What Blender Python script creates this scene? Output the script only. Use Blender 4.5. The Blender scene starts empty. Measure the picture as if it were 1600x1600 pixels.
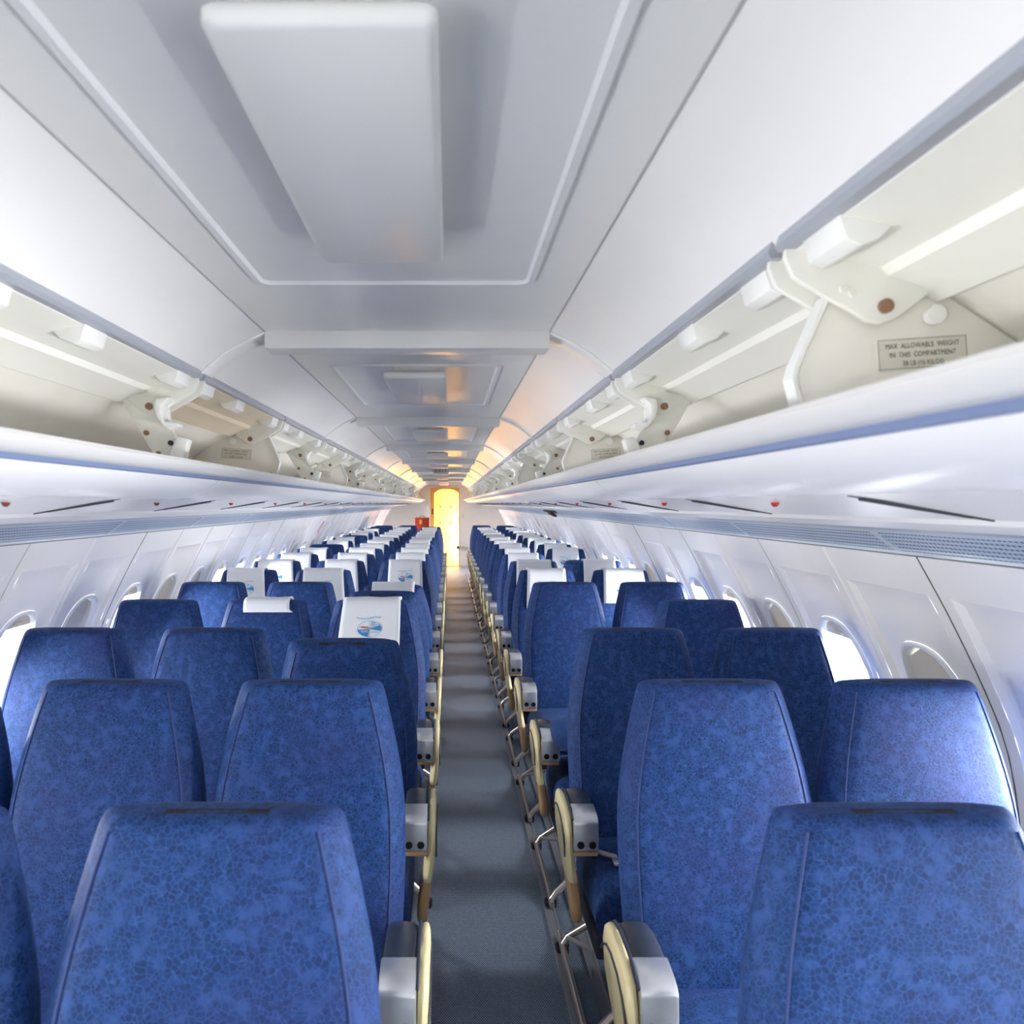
import bpy, bmesh, math, random
from mathutils import Vector, Matrix

random.seed(7)
SC = bpy.context.scene
COL = SC.collection
PI = math.pi

# ------------------------------------------------------------------ camera
EYE = 1.52
cam_d = bpy.data.cameras.new('camera')
cam = bpy.data.objects.new('camera', cam_d)
COL.objects.link(cam)
cam.location = (0, 0, EYE)
cam.rotation_euler = (PI / 2, 0, 0)
cam_d.sensor_width = 36
cam_d.lens = 1255 / 1600 * 36
cam_d.shift_x = 98 / 1600
cam_d.shift_y = -13 / 1600
cam_d.clip_start = 0.02
cam_d.dof.use_dof = True
cam_d.dof.focus_distance = 3.6
cam_d.dof.aperture_fstop = 6.3
SC.camera = cam

# ------------------------------------------------------------------ world and view
wd = bpy.data.worlds.new('sky')
SC.world = wd
wd.use_nodes = True
wd.node_tree.nodes['Background'].inputs[0].default_value = (0.86, 0.93, 1.0, 1)
wd.node_tree.nodes['Background'].inputs[1].default_value = 3.0
SC.view_settings.view_transform = 'Standard'
SC.view_settings.look = 'None'
SC.view_settings.gamma = 1
SC.view_settings.use_curve_mapping = False
SC.view_settings.exposure = 1.09
SC.cycles.max_bounces = 14
SC.cycles.diffuse_bounces = 9
SC.cycles.glossy_bounces = 5
SC.cycles.transparent_max_bounces = 12

WIN_W = 14.0      # daylight power through one window
DOOR_FILL_W = 9.0    # power of the added fill lights at the forward doorways
AFT_W = 82.0


def area(name, loc, direction, sx, sy, power, color=(1.0, 0.985, 0.965)):
    d = bpy.data.lights.new(name, 'AREA')
    d.shape = 'RECTANGLE'
    d.size, d.size_y = sx, sy
    d.energy = power
    d.color = color
    o = bpy.data.objects.new(name, d)
    COL.objects.link(o)
    o.location = loc
    o.rotation_euler = Vector(direction).to_track_quat('-Z', 'Y').to_euler()
    return o


# added fill lights in the two forward doorways, unseen behind the camera
for dx, dsx, dp in ((-1.75, 1, DOOR_FILL_W), (1.52, -1, DOOR_FILL_W * 0.5)):
    dl = area('door_fill_light', (dx, -1.75, 0.7), (dsx, 0.7, 0.85), 0.8, 1.2, dp)
    dl.data.spread = math.radians(115)      # narrowed so the added fill mostly reaches the ceiling
# daylight from the open stair door of the rear vestibule
area('stair_daylight', (0.95, 20.3, 0.60), (-1, 0.3, -0.1), 0.8, 1.0, AFT_W, (1, 0.98, 0.95))


# ------------------------------------------------------------------ materials
def srgb(r, g, b):
    def f(c):
        c /= 255
        return c / 12.92 if c <= 0.04045 else ((c + 0.055) / 1.055) ** 2.4
    return (f(r), f(g), f(b), 1)


def mat(name, col, rough=0.5, metal=0.0, spec=0.5, coat=0.0, noise=0.0, nscale=12.0, bump=0.0, bscale=200.0, col2=None):
    m = bpy.data.materials.new(name)
    m.use_nodes = True
    nt = m.node_tree
    b = nt.nodes['Principled BSDF']
    b.inputs['Base Color'].default_value = col
    b.inputs['Roughness'].default_value = rough
    b.inputs['Metallic'].default_value = metal
    b.inputs['Specular IOR Level'].default_value = spec
    b.inputs['Coat Weight'].default_value = coat
    b.inputs['Coat Roughness'].default_value = 0.15
    tc = nt.nodes.new('ShaderNodeTexCoord')
    if noise > 0 or col2:
        n = nt.nodes.new('ShaderNodeTexNoise')
        n.inputs['Scale'].default_value = nscale
        n.inputs['Detail'].default_value = 5
        nt.links.new(tc.outputs['Object'], n.inputs['Vector'])
        mx = nt.nodes.new('ShaderNodeMix')
        mx.data_type = 'RGBA'
        c2 = col2 or tuple(c * (1 - noise) for c in col[:3]) + (1,)
        mx.inputs[6].default_value = col
        mx.inputs[7].default_value = c2
        rm = nt.nodes.new('ShaderNodeMapRange')
        rm.inputs[1].default_value = 0.4
        rm.inputs[2].default_value = 0.7
        nt.links.new(n.outputs['Fac'], rm.inputs[0])
        nt.links.new(rm.outputs[0], mx.inputs[0])
        nt.links.new(mx.outputs[2], b.inputs['Base Color'])
    if bump > 0:
        n2 = nt.nodes.new('ShaderNodeTexNoise')
        n2.inputs['Scale'].default_value = bscale
        nt.links.new(tc.outputs['Object'], n2.inputs['Vector'])
        bp = nt.nodes.new('ShaderNodeBump')
        bp.inputs['Strength'].default_value = bump
        bp.inputs['Distance'].default_value = 0.003
        nt.links.new(n2.outputs['Fac'], bp.inputs['Height'])
        nt.links.new(bp.outputs[0], b.inputs['Normal'])
    return m


def seat_fabric(name, dark, mid, light, sheen=0.5):
    m = bpy.data.materials.new(name)
    m.use_nodes = True
    nt = m.node_tree
    L = nt.links.new
    b = nt.nodes['Principled BSDF']
    b.inputs['Roughness'].default_value = 0.62
    b.inputs['Specular IOR Level'].default_value = 0.16
    b.inputs['Sheen Weight'].default_value = sheen
    b.inputs['Sheen Roughness'].default_value = 0.45
    b.inputs['Sheen Tint'].default_value = (0.45, 0.6, 1, 1)
    tc = nt.nodes.new('ShaderNodeTexCoord')
    oi = nt.nodes.new('ShaderNodeObjectInfo')
    cx = nt.nodes.new('ShaderNodeCombineXYZ')
    ml = nt.nodes.new('ShaderNodeMath'); ml.operation = 'MULTIPLY'; ml.inputs[1].default_value = 17.0
    L(oi.outputs['Random'], ml.inputs[0])
    for i in range(3):
        L(ml.outputs[0], cx.inputs[i])
    ad = nt.nodes.new('ShaderNodeVectorMath'); ad.operation = 'ADD'
    L(tc.outputs['Object'], ad.inputs[0]); L(cx.outputs[0], ad.inputs[1])
    # warped mosaic cells
    wn = nt.nodes.new('ShaderNodeTexNoise'); wn.inputs['Scale'].default_value = 14; wn.inputs['Detail'].default_value = 2
    L(ad.outputs[0], wn.inputs['Vector'])
    ws = nt.nodes.new('ShaderNodeVectorMath'); ws.operation = 'SCALE'; ws.inputs['Scale'].default_value = 0.035
    L(wn.outputs['Color'], ws.inputs[0])
    a2 = nt.nodes.new('ShaderNodeVectorMath'); a2.operation = 'ADD'
    L(ad.outputs[0], a2.inputs[0]); L(ws.outputs[0], a2.inputs[1])
    v = nt.nodes.new('ShaderNodeTexVoronoi'); v.feature = 'DISTANCE_TO_EDGE'; v.inputs['Scale'].default_value = 118
    L(a2.outputs[0], v.inputs['Vector'])
    v2 = nt.nodes.new('ShaderNodeTexVoronoi'); v2.inputs['Scale'].default_value = 118
    L(a2.outputs[0], v2.inputs['Vector'])
    sep = nt.nodes.new('ShaderNodeSeparateColor')
    L(v2.outputs['Color'], sep.inputs[0])
    # patches where the cells are filled light (worn leaf shapes)
    pn = nt.nodes.new('ShaderNodeTexNoise'); pn.inputs['Scale'].default_value = 42; pn.inputs['Detail'].default_value = 3
    L(ad.outputs[0], pn.inputs['Vector'])
    pr = nt.nodes.new('ShaderNodeMapRange'); pr.inputs[1].default_value = 0.50; pr.inputs[2].default_value = 0.66; pr.inputs[4].default_value = 0.42
    L(pn.outputs['Fac'], pr.inputs[0])
    er = nt.nodes.new('ShaderNodeMapRange'); er.inputs[1].default_value = 0.015; er.inputs[2].default_value = 0.07
    er.inputs[3].default_value = 0.55; er.inputs[4].default_value = 0.0
    L(v.outputs['Distance'], er.inputs[0])
    mxm = nt.nodes.new('ShaderNodeMath'); mxm.operation = 'MAXIMUM'
    L(pr.outputs[0], mxm.inputs[0]); L(er.outputs[0], mxm.inputs[1])
    # base cell colour
    c1 = nt.nodes.new('ShaderNodeMix'); c1.data_type = 'RGBA'
    c1.inputs[6].default_value = dark; c1.inputs[7].default_value = mid
    L(sep.outputs[0], c1.inputs[0])
    c2 = nt.nodes.new('ShaderNodeMix'); c2.data_type = 'RGBA'
    c2.inputs[7].default_value = light
    L(c1.outputs[2], c2.inputs[6]); L(mxm.outputs[0], c2.inputs[0])
    # broad purple wear
    bn = nt.nodes.new('ShaderNodeTexNoise'); bn.inputs['Scale'].default_value = 5; bn.inputs['Detail'].default_value = 3
    L(ad.outputs[0], bn.inputs['Vector'])
    br = nt.nodes.new('ShaderNodeMapRange'); br.inputs[1].default_value = 0.45; br.inputs[2].default_value = 0.75
    br.inputs[4].default_value = 0.45
    L(bn.outputs['Fac'], br.inputs[0])
    c3 = nt.nodes.new('ShaderNodeMix'); c3.data_type = 'RGBA'
    c3.inputs[7].default_value = srgb(50, 50, 100)
    L(c2.outputs[2], c3.inputs[6]); L(br.outputs[0], c3.inputs[0])
    L(c3.outputs[2], b.inputs['Base Color'])
    bp = nt.nodes.new('ShaderNodeBump'); bp.inputs['Strength'].default_value = 0.25; bp.inputs['Distance'].default_value = 0.002
    L(mxm.outputs[0], bp.inputs['Height']); L(bp.outputs[0], b.inputs['Normal'])
    return m


def carpet_mat():
    m = bpy.data.materials.new('woven_carpet')
    m.use_nodes = True
    nt = m.node_tree
    L = nt.links.new
    b = nt.nodes['Principled BSDF']
    b.inputs['Roughness'].default_value = 0.5
    b.inputs['Specular IOR Level'].default_value = 0.45
    b.inputs['Specular Tint'].default_value = (0.70, 0.86, 1.0, 1)
    b.inputs['Sheen Weight'].default_value = 0.2
    tc = nt.nodes.new('ShaderNodeTexCoord')
    ck = nt.nodes.new('ShaderNodeTexBrick')
    ck.inputs['Scale'].default_value = 45
    ck.inputs['Color1'].default_value = srgb(168, 194, 228)
    ck.inputs['Color2'].default_value = srgb(134, 158, 190)
    ck.inputs['Mortar'].default_value = srgb(48, 58, 68)
    ck.inputs['Mortar Size'].default_value = 0.09
    ck.inputs['Brick Width'].default_value = 0.34
    ck.inputs['Row Height'].default_value = 0.3
    L(tc.outputs['Object'], ck.inputs['Vector'])
    L(ck.outputs['Color'], b.inputs['Base Color'])
    bp = nt.nodes.new('ShaderNodeBump'); bp.inputs['Strength'].default_value = 0.2; bp.inputs['Distance'].default_value = 0.002
    L(ck.outputs['Fac'], bp.inputs['Height']); bp.invert = True
    L(bp.outputs[0], b.inputs['Normal'])
    return m


def grille_mat():
    m = bpy.data.materials.new('perforated_grille')
    m.use_nodes = True
    nt = m.node_tree
    L = nt.links.new
    b = nt.nodes['Principled BSDF']
    b.inputs['Roughness'].default_value = 0.45
    tc = nt.nodes.new('ShaderNodeTexCoord')
    mp = nt.nodes.new('ShaderNodeMapping')
    mp.inputs['Rotation'].default_value = (0, PI / 2, PI / 2)
    sp = nt.nodes.new('ShaderNodeSeparateXYZ')
    L(tc.outputs['Object'], sp.inputs[0])
    cb = nt.nodes.new('ShaderNodeCombineXYZ')
    L(sp.outputs[1], cb.inputs[0]); L(sp.outputs[2], cb.inputs[1])
    ck = nt.nodes.new('ShaderNodeTexBrick')
    ck.inputs['Scale'].default_value = 34
    ck.inputs['Color1'].default_value = srgb(58, 70, 92)
    ck.inputs['Color2'].default_value = srgb(70, 84, 108)
    ck.inputs['Mortar'].default_value = srgb(176, 190, 208)
    ck.inputs['Mortar Size'].default_value = 0.10
    ck.inputs['Brick Width'].default_value = 0.55
    ck.inputs['Row Height'].default_value = 0.32
    L(cb.outputs[0], ck.inputs['Vector'])
    L(ck.outputs['Color'], b.inputs['Base Color'])
    return m


def glass_mat():
    m = bpy.data.materials.new('window_glass')
    m.use_nodes = True
    nt = m.node_tree
    for n in list(nt.nodes):
        nt.nodes.remove(n)
    o = nt.nodes.new('ShaderNodeOutputMaterial')
    t = nt.nodes.new('ShaderNodeBsdfTransparent'); t.inputs[0].default_value = (0.97, 0.98, 1, 1)
    g = nt.nodes.new('ShaderNodeBsdfGlossy'); g.inputs['Roughness'].default_value = 0.02
    f = nt.nodes.new('ShaderNodeFresnel'); f.inputs[0].default_value = 1.3
    x = nt.nodes.new('ShaderNodeMixShader')
    nt.links.new(f.outputs[0], x.inputs[0]); nt.links.new(t.outputs[0], x.inputs[1]); nt.links.new(g.outputs[0], x.inputs[2])
    nt.links.new(x.outputs[0], o.inputs[0])
    return m


M = {
    'ceiling': mat('ceiling_plastic', srgb(243, 242, 240), 0.3, spec=0.4, noise=0.03, nscale=3),
    'trim': mat('white_trim', srgb(236, 236, 236), 0.35),
    'wall': mat('wall_plastic', srgb(243, 240, 238), 0.35, noise=0.03, nscale=4),
    'seam': mat('dark_seam', srgb(96, 92, 90), 0.7),
    'seam_light': mat('pale_seam', srgb(190, 188, 188), 0.6),
    'bin': mat('bin_cream', srgb(241, 238, 229), 0.4, noise=0.04, nscale=5),
    'bin_door': mat('bin_door_white', srgb(240, 239, 231), 0.38, noise=0.03, nscale=4),
    'bin_tan': mat('bin_tan', srgb(228, 214, 190), 0.45, noise=0.06, nscale=6),
    'valance': mat('valance_white', srgb(243, 242, 242), 0.27),
    'bracket': mat('bracket_white', srgb(240, 240, 236), 0.35),
    'rail': mat('rail_aluminium', srgb(234, 232, 228), 0.35),
    'gap_shade_strip': mat('rail_gap_shade', srgb(122, 136, 170), 0.4),  # bluish shadow gap under the rail, put into the colour
    'hinge': mat('hinge_grey', srgb(176, 180, 190), 0.4, metal=0.4),
    'bolt': mat('rusty_bolt', srgb(150, 116, 92), 0.5, metal=0.4),
    'lock': mat('lock_dark', srgb(60, 60, 66), 0.3, metal=0.8),
    'placard': mat('placard_cream', srgb(222, 218, 206), 0.4),
    'ink': mat('placard_ink', srgb(92, 86, 82), 0.6),
    'ink_black': mat('sign_ink', srgb(50, 50, 55), 0.6),
    'ink_red': mat('sign_ink_red', srgb(150, 90, 80), 0.6),
    'psu': mat('service_panel_white', srgb(240, 238, 235), 0.3),
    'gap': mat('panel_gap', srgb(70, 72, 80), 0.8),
    'red': mat('red_lens', srgb(200, 44, 34), 0.25, coat=0.4),
    'brown_lens': mat('brown_lens', srgb(124, 60, 50), 0.3),
    'grille': grille_mat(),
    'grille_frame': mat('grille_frame', srgb(186, 196, 208), 0.4),
    'glass': glass_mat(),
    'shade': mat('shade_beige', srgb(206, 198, 182), 0.5, noise=0.05),
    'frame': mat('window_frame_white', srgb(240, 240, 240), 0.35),
    'carpet': carpet_mat(),
    'fabric': seat_fabric('seat_fabric_blue', srgb(20, 46, 88), srgb(27, 60, 112), srgb(62, 94, 158), 0.06),
    'fabric_side': seat_fabric('seat_side_blue', srgb(44, 78, 168), srgb(60, 100, 190), srgb(96, 134, 210), 0.6),
    'piping': mat('seat_piping', srgb(34, 56, 110), 0.7),
    'velcro': mat('velcro_dark', srgb(34, 34, 46), 0.9, bump=0.4),
    'cloth': mat('cover_cloth', srgb(236, 238, 240), 0.85, spec=0.15, bump=0.25, bscale=60),
    'logo_blue': mat('emblem_blue', srgb(58, 140, 200), 0.8),
    'logo_pale': mat('emblem_pale', srgb(168, 196, 216), 0.8),
    'logo_red': mat('emblem_red', srgb(216, 80, 50), 0.8),
    'logo_white': mat('emblem_white', srgb(240, 244, 246), 0.8),
    'cream': mat('arm_cream', srgb(238, 222, 172), 0.4, noise=0.06, nscale=8),
    'tan': mat('arm_shaded_worn', srgb(216, 172, 122), 0.45, noise=0.1, nscale=10),  # armrest cream turned tan for its shade and wear
    'pad': mat('arm_pad_black', srgb(52, 58, 72), 0.35),
    'chrome': mat('arm_chrome', srgb(222, 224, 226), 0.3, metal=0.75, noise=0.12, nscale=20),
    'hole': mat('socket_black', srgb(10, 10, 12), 0.5),
    'steel': mat('seat_steel', srgb(196, 186, 178), 0.3, metal=0.9),
    'dark': mat('seat_under_dark', srgb(34, 38, 52), 0.8),
    'belt': mat('belt_grey', srgb(170, 166, 158), 0.7),
    'track': mat('seat_track', srgb(150, 152, 158), 0.4, metal=0.6),
    'bulkhead': mat('bulkhead_grey', srgb(216, 214, 210), 0.5, noise=0.03),
    'yellow': mat('door_yellow', srgb(250, 206, 96), 0.45),
    'amber': mat('jamb_amber', srgb(226, 168, 76), 0.45),
    'red_case': mat('case_red', srgb(190, 60, 34), 0.45, noise=0.1),
    'diffuser': mat('light_diffuser', srgb(236, 236, 233), 0.42),
    'torn': mat('torn_dark', srgb(58, 46, 40), 0.9),
    'shell': mat('fuselage_dark', srgb(120, 122, 126), 0.8),
}


# ------------------------------------------------------------------ mesh builder
class MB:
    def __init__(self):
        self.v, self.f, self.m = [], [], []

    def add(self, vs, fs, mi=0):
        n = len(self.v)
        self.v += [tuple(p) for p in vs]
        self.f += [tuple(i + n for i in q) for q in fs]
        self.m += [mi] * len(fs)

    def box(self, x0, x1, y0, y1, z0, z1, mi=0):
        vs = [(x, y, z) for x in (x0, x1) for y in (y0, y1) for z in (z0, z1)]
        self.add(vs, [(0, 1, 3, 2), (4, 6, 7, 5), (0, 4, 5, 1), (2, 3, 7, 6), (0, 2, 6, 4), (1, 5, 7, 3)], mi)

    def prism(self, poly, y0, y1, s=1, xc=0.0, mi=0):
        """polygon in (half-width, z) extruded along y on side s of the centre line xc"""
        n = len(poly)
        vs = [(xc + s * p[0], y0, p[1]) for p in poly] + [(xc + s * p[0], y1, p[1]) for p in poly]
        fs = [tuple(range(n)), tuple(range(2 * n - 1, n - 1, -1))]
        fs += [(i, i + n, (i + 1) % n + n, (i + 1) % n) for i in range(n)]
        self.add(vs, fs, mi)

    def prism_x(self, poly, x0, x1, mi=0):
        """polygon in (y, z) extruded along x"""
        n = len(poly)
        vs = [(x0, p[0], p[1]) for p in poly] + [(x1, p[0], p[1]) for p in poly]
        fs = [tuple(range(n)), tuple(range(2 * n - 1, n - 1, -1))]
        fs += [(i, i + n, (i + 1) % n + n, (i + 1) % n) for i in range(n)]
        self.add(vs, fs, mi)

    def rings(self, rs, cap=True, mi=0, closed=True):
        n = len(rs[0])
        vs = [p for r in rs for p in r]
        fs = []
        for a in range(len(rs) - 1):
            for i in range(n if closed else n - 1):
                j = (i + 1) % n
                fs.append((a * n + i, a * n + j, (a + 1) * n + j, (a + 1) * n + i))
        if cap:
            fs.append(tuple(range(n - 1, -1, -1)))
            fs.append(tuple((len(rs) - 1) * n + i for i in range(n)))
        self.add(vs, fs, mi)

    def tube(self, pts, r, n=8, mi=0):
        pts = [Vector(p) for p in pts]
        rs = []
        for i, p in enumerate(pts):
            a = pts[max(0, i - 1)]
            b = pts[min(len(pts) - 1, i + 1)]
            t = (b - a).normalized()
            up = Vector((0, 0, 1)) if abs(t.z) < 0.9 else Vector((1, 0, 0))
            u = t.cross(up).normalized()
            w = u.cross(t)
            rs.append([p + (u * math.cos(2 * PI * k / n) + w * math.sin(2 * PI * k / n)) * r for k in range(n)])
        self.rings(rs, mi=mi)

    def cyl(self, c, axis, r, h, n=14, mi=0):
        c = Vector(c)
        a = Vector(axis).normalized()
        self.tube([c - a * h / 2, c + a * h / 2], r, n, mi)

    def build(self, name, mats, parent=None, smooth=None, bevel=0.0, seg=2, subsurf=0, bake=True, loc=None, normals=True):
        me = bpy.data.meshes.new(name)
        me.from_pydata([tuple(v) for v in self.v], [], self.f)
        if not isinstance(mats, (list, tuple)):
            mats = [mats]
        for x in mats:
            me.materials.append(x)
        me.polygons.foreach_set('material_index', self.m)
        if normals:
            bm = bmesh.new()
            bm.from_mesh(me)
            bmesh.ops.recalc_face_normals(bm, faces=bm.faces)
            bm.to_mesh(me)
            bm.free()
        o = bpy.data.objects.new(name, me)
        COL.objects.link(o)
        if bevel:
            b = o.modifiers.new('bevel', 'BEVEL')
            b.width = bevel
            b.segments = seg
            b.limit_method = 'ANGLE'
            b.angle_limit = math.radians(35)
        if subsurf:
            q = o.modifiers.new('subsurf', 'SUBSURF')
            q.levels = q.render_levels = subsurf
        if o.modifiers and bake:
            dg = bpy.context.evaluated_depsgraph_get()
            me2 = bpy.data.meshes.new_from_object(o.evaluated_get(dg))
            o.modifiers.clear()
            o.data = me2
            bpy.data.meshes.remove(me)
            me = me2
            me.name = name
        if smooth is None and bevel:
            smooth = 40
        if smooth:
            me.polygons.foreach_set('use_smooth', [True] * len(me.polygons))
            me.set_sharp_from_angle(angle=math.radians(smooth))
        if parent:
            o.parent = parent
        if loc:
            o.location = loc
        return o


def tag(o, label=None, cat=None, group=None, kind=None):
    if label: o['label'] = label
    if cat: o['category'] = cat
    if group: o['group'] = group
    if kind: o['kind'] = kind
    return o


def empty(name, loc, label, cat, group=None):
    o = bpy.data.objects.new(name, None)
    o.empty_display_size = 0.1
    COL.objects.link(o)
    o.location = loc
    return tag(o, label, cat, group)


KIDS = {}


def copy_tree(o, parent=None):
    c = o.copy()
    COL.objects.link(c)
    if parent:
        c.parent = parent
    for ch in [k for k in SC.objects if k.parent == o] if o.name not in KIDS else KIDS[o.name]:
        copy_tree(ch, c)
    return c


def cache_kids():
    KIDS.clear()
    for k in SC.objects:
        KIDS.setdefault(k.name, [])
        if k.parent:
            KIDS.setdefault(k.parent.name, []).append(k)


def text2d(body, size):
    """vertices and faces of flat lettering, centred on the origin in x, y"""
    cu = bpy.data.curves.new('lettering', 'FONT')
    cu.body = body
    cu.size = size
    cu.align_x = 'CENTER'
    cu.align_y = 'CENTER'
    cu.resolution_u = 2
    o = bpy.data.objects.new('lettering', cu)
    COL.objects.link(o)
    bpy.context.view_layer.update()
    dg = bpy.context.evaluated_depsgraph_get()
    me = bpy.data.meshes.new_from_object(o.evaluated_get(dg))
    vs = [tuple(v.co) for v in me.vertices]
    fs = [tuple(p.vertices) for p in me.polygons]
    bpy.data.objects.remove(o)
    bpy.data.curves.remove(cu)
    bpy.data.meshes.remove(me)
    return vs, fs


ORD = ['zeroth', 'first', 'second', 'third', 'fourth', 'fifth', 'sixth', 'seventh', 'eighth', 'ninth', 'tenth', 'eleventh', 'twelfth',
       'thirteenth', 'fourteenth', 'fifteenth', 'sixteenth', 'seventeenth', 'eighteenth', 'nineteenth', 'twentieth', 'twenty-first',
       'twenty-second', 'twenty-third', 'twenty-fourth', 'twenty-fifth', 'twenty-sixth', 'twenty-seventh', 'twenty-eighth', 'twenty-ninth',
       'thirtieth', 'thirty-first', 'thirty-second', 'thirty-third', 'thirty-fourth', 'thirty-fifth', 'thirty-sixth', 'thirty-seventh',
       'thirty-eighth', 'thirty-ninth', 'fortieth']
SIDE = {-1: 'three-seat', 1: 'two-seat'}

# ------------------------------------------------------------------ the cabin
XC = -0.115          # centre line of the cabin
Y0, Y1 = -2.4, 19.6  # forward end (behind the camera) and rear bulkhead
WALL = [(0.0, 1.48), (0.2, 1.525), (0.42, 1.55), (0.60, 1.562), (0.72, 1.560), (0.90, 1.53), (1.0, 1.492), (1.106, 1.444), (1.25, 1.373), (1.39, 1.295)]


def hw(z):
    if z <= WALL[0][0]:
        return WALL[0][1]
    for (z0, a), (z1, b) in zip(WALL, WALL[1:]):
        if z <= z1:
            return a + (b - a) * (z - z0) / (z1 - z0)
    return WALL[-1][1]


def hws(z):   # smoothed
    return (hw(z - 0.06) + 2 * hw(z) + hw(z + 0.06)) / 4 if 0.06 < z < 1.33 else hw(z)


def W(s, y, z, off=0.0):
    return (XC + s * (hws(z) + off), y, z)


# floor
mb = MB(); mb.box(XC - 1.52, XC + 1.52, Y0, Y1, -0.06, 0.0)
tag(mb.build('floor', M['carpet']), kind='structure')
mb = MB()
for x in (0.375, 0.47, -0.17, -0.62, -1.02, 0.86):
    mb.box(x - 0.016, x + 0.016, -0.5, 17.5, 0.0, 0.006)
    mb.box(x - 0.019, x - 0.013, -0.5, 17.5, 0.0, 0.010)
    mb.box(x + 0.013, x + 0.019, -0.5, 17.5, 0.0, 0.010)
tag(mb.build('trim_1', M['track']), 'metal seat tracks let into the carpet', kind='structure')

# ceiling: flat centre, curved shoulders
CEIL = [(-0.62, 1.900), (-0.574, 1.872), (-0.54, 1.902), (-0.50, 1.934), (-0.45, 1.964), (-0.389, 1.991), (0.389, 1.991), (0.45, 1.964),
        (0.50, 1.934), (0.54, 1.902), (0.574, 1.872), (0.62, 1.900)]
top = [(p[0], p[1] + 0.05) for p in CEIL]
mb = MB()
mb.prism(CEIL + [(0.62, 2.06), (-0.62, 2.06)], Y0, Y1, 1, XC)
tag(mb.build('ceiling', M['ceiling'], smooth=20), kind='structure')
# shoulder seams
mb = MB()
for s in (-1, 1):
    mb.box(XC + s * 0.389 - 0.002, XC + s * 0.389 + 0.002, Y0, Y1, 1.9885, 1.996)
tag(mb.build('trim_2', M['seam_light']), 'fine seams along the ceiling', kind='structure')
# transverse beams with arched shoulders
k = 0
BEAMS = [0.0 - 0.03] + [2.19, 4.36, 6.42, 8.6, 10.8, 13.0, 15.2, 17.4]
n_trim = 3
for yb in BEAMS:
    mb = MB()
    mb.box(XC - 0.389, XC + 0.389, yb, yb + 0.10, 1.944, 1.999)
    for s in (-1, 1):
        pts = [(0.389, 1.991), (0.45, 1.964), (0.50, 1.934), (0.54, 1.902), (0.568, 1.878)]
        low = [(p[0] - 0.006 * (i > 0), p[1] - 0.008 + 0.0015 * i) for i, p in enumerate(pts)]
        mb.prism(pts + low[::-1], yb, yb + 0.10, s, XC)
    tag(mb.build('trim_%d' % n_trim, M['ceiling'], bevel=0.006), kind='structure')
    n_trim += 1
# raised rectangular mouldings
spans = [(-1.6, -0.45), (0.50, 1.71), (2.72, 3.80), (4.85, 5.95), (6.95, 8.1), (9.1, 10.3), (11.3, 12.5), (13.5, 14.7), (15.7, 16.9), (17.9, 19.1)]
for a, b in spans:
    mb = MB()
    pts = []
    r = 0.03
    for cx, cy, a0 in ((0.287 - r, b - r, 0), (-0.287 + r, b - r, 90), (-0.287 + r, a + r, 180), (0.287 - r, a + r, 270)):
        for t in range(0, 91, 30):
            an = math.radians(a0 + t)
            pts.append((XC + cx + r * math.cos(an), cy + r * math.sin(an)))
    n = len(pts)
    sec = [(-0.011, 0.001), (-0.006, -0.006), (0.006, -0.006), (0.011, 0.001)]
    rs = []
    for i in range(n + 1):
        p = Vector(pts[i % n]); q = Vector(pts[(i + 1) % n]); o = Vector(pts[i - 1 if i else n - 1])
        if i == n: o = Vector(pts[n - 1])
        t = (q - o).normalized(); nn = Vector((t.y, -t.x))
        rs.append([(p.x + nn.x * u, p.y + nn.y * u, 1.990 + w) for u, w in sec])
    mb.rings(rs, cap=False, closed=False)
    tag(mb.build('trim_%d' % n_trim, M['trim'], smooth=50), kind='structure')
    n_trim += 1
# rectangular light covers hung a little below the ceiling
covers = [0.70, 2.68, 4.72, 6.9, 9.0, 11.2, 13.4, 15.6, 17.8]
for i, ya in enumerate(covers):
    t = empty('ceiling_light', (XC, ya, 1.99), 'unlit frosted ceiling light cover, %s along the ceiling from the front' % ORD[i + 1], 'ceiling light', 'ceiling light covers')
    mb = MB(); mb.box(-0.075, 0.075, 0.06, 0.64, -0.034, 0.004)
    mb.build('mounting_tray', M['ceiling'], t)
    mb = MB()
    rs = []
    for z, e in ((-0.030, -0.004), (-0.034, 0.0), (-0.046, 0.0), (-0.052, -0.006)):
        x, y0, y1, r = 0.105 + e, -e, 0.70 + e, 0.012
        ring = []
        for cx, cy, a0 in ((x - r, y1 - r, 0), (-x + r, y1 - r, 90), (-x + r, y0 + r, 180), (x - r, y0 + r, 270)):
            for q in (0, 30, 60, 90):
                an = math.radians(a0 + q)
                ring.append((cx + r * math.cos(an), cy + r * math.sin(an), z))
        rs.append(ring)
    mb.rings(rs)
    mb.build('diffuser', M['diffuser'], t, smooth=50)

# ------------------------------------------------------------------ side walls with windows
WIN_P = 0.525
WIN_C = {1: [2.295 + WIN_P * i for i in range(-5, 33)], -1: [2.97 + WIN_P * i for i in range(-7, 31)]}
ZC, HH, HWD = 0.925, 0.180, 0.128
ZL = [0.0, 0.2, 0.42, 0.585]
ZU = [1.285, 1.34, 1.385]
ZALL = [0.0, 0.2, 0.42, 0.585, 0.66, 0.72, 0.80, 0.88, 0.96, 1.04, 1.106, 1.18, 1.25, 1.285, 1.34, 1.385]


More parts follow.
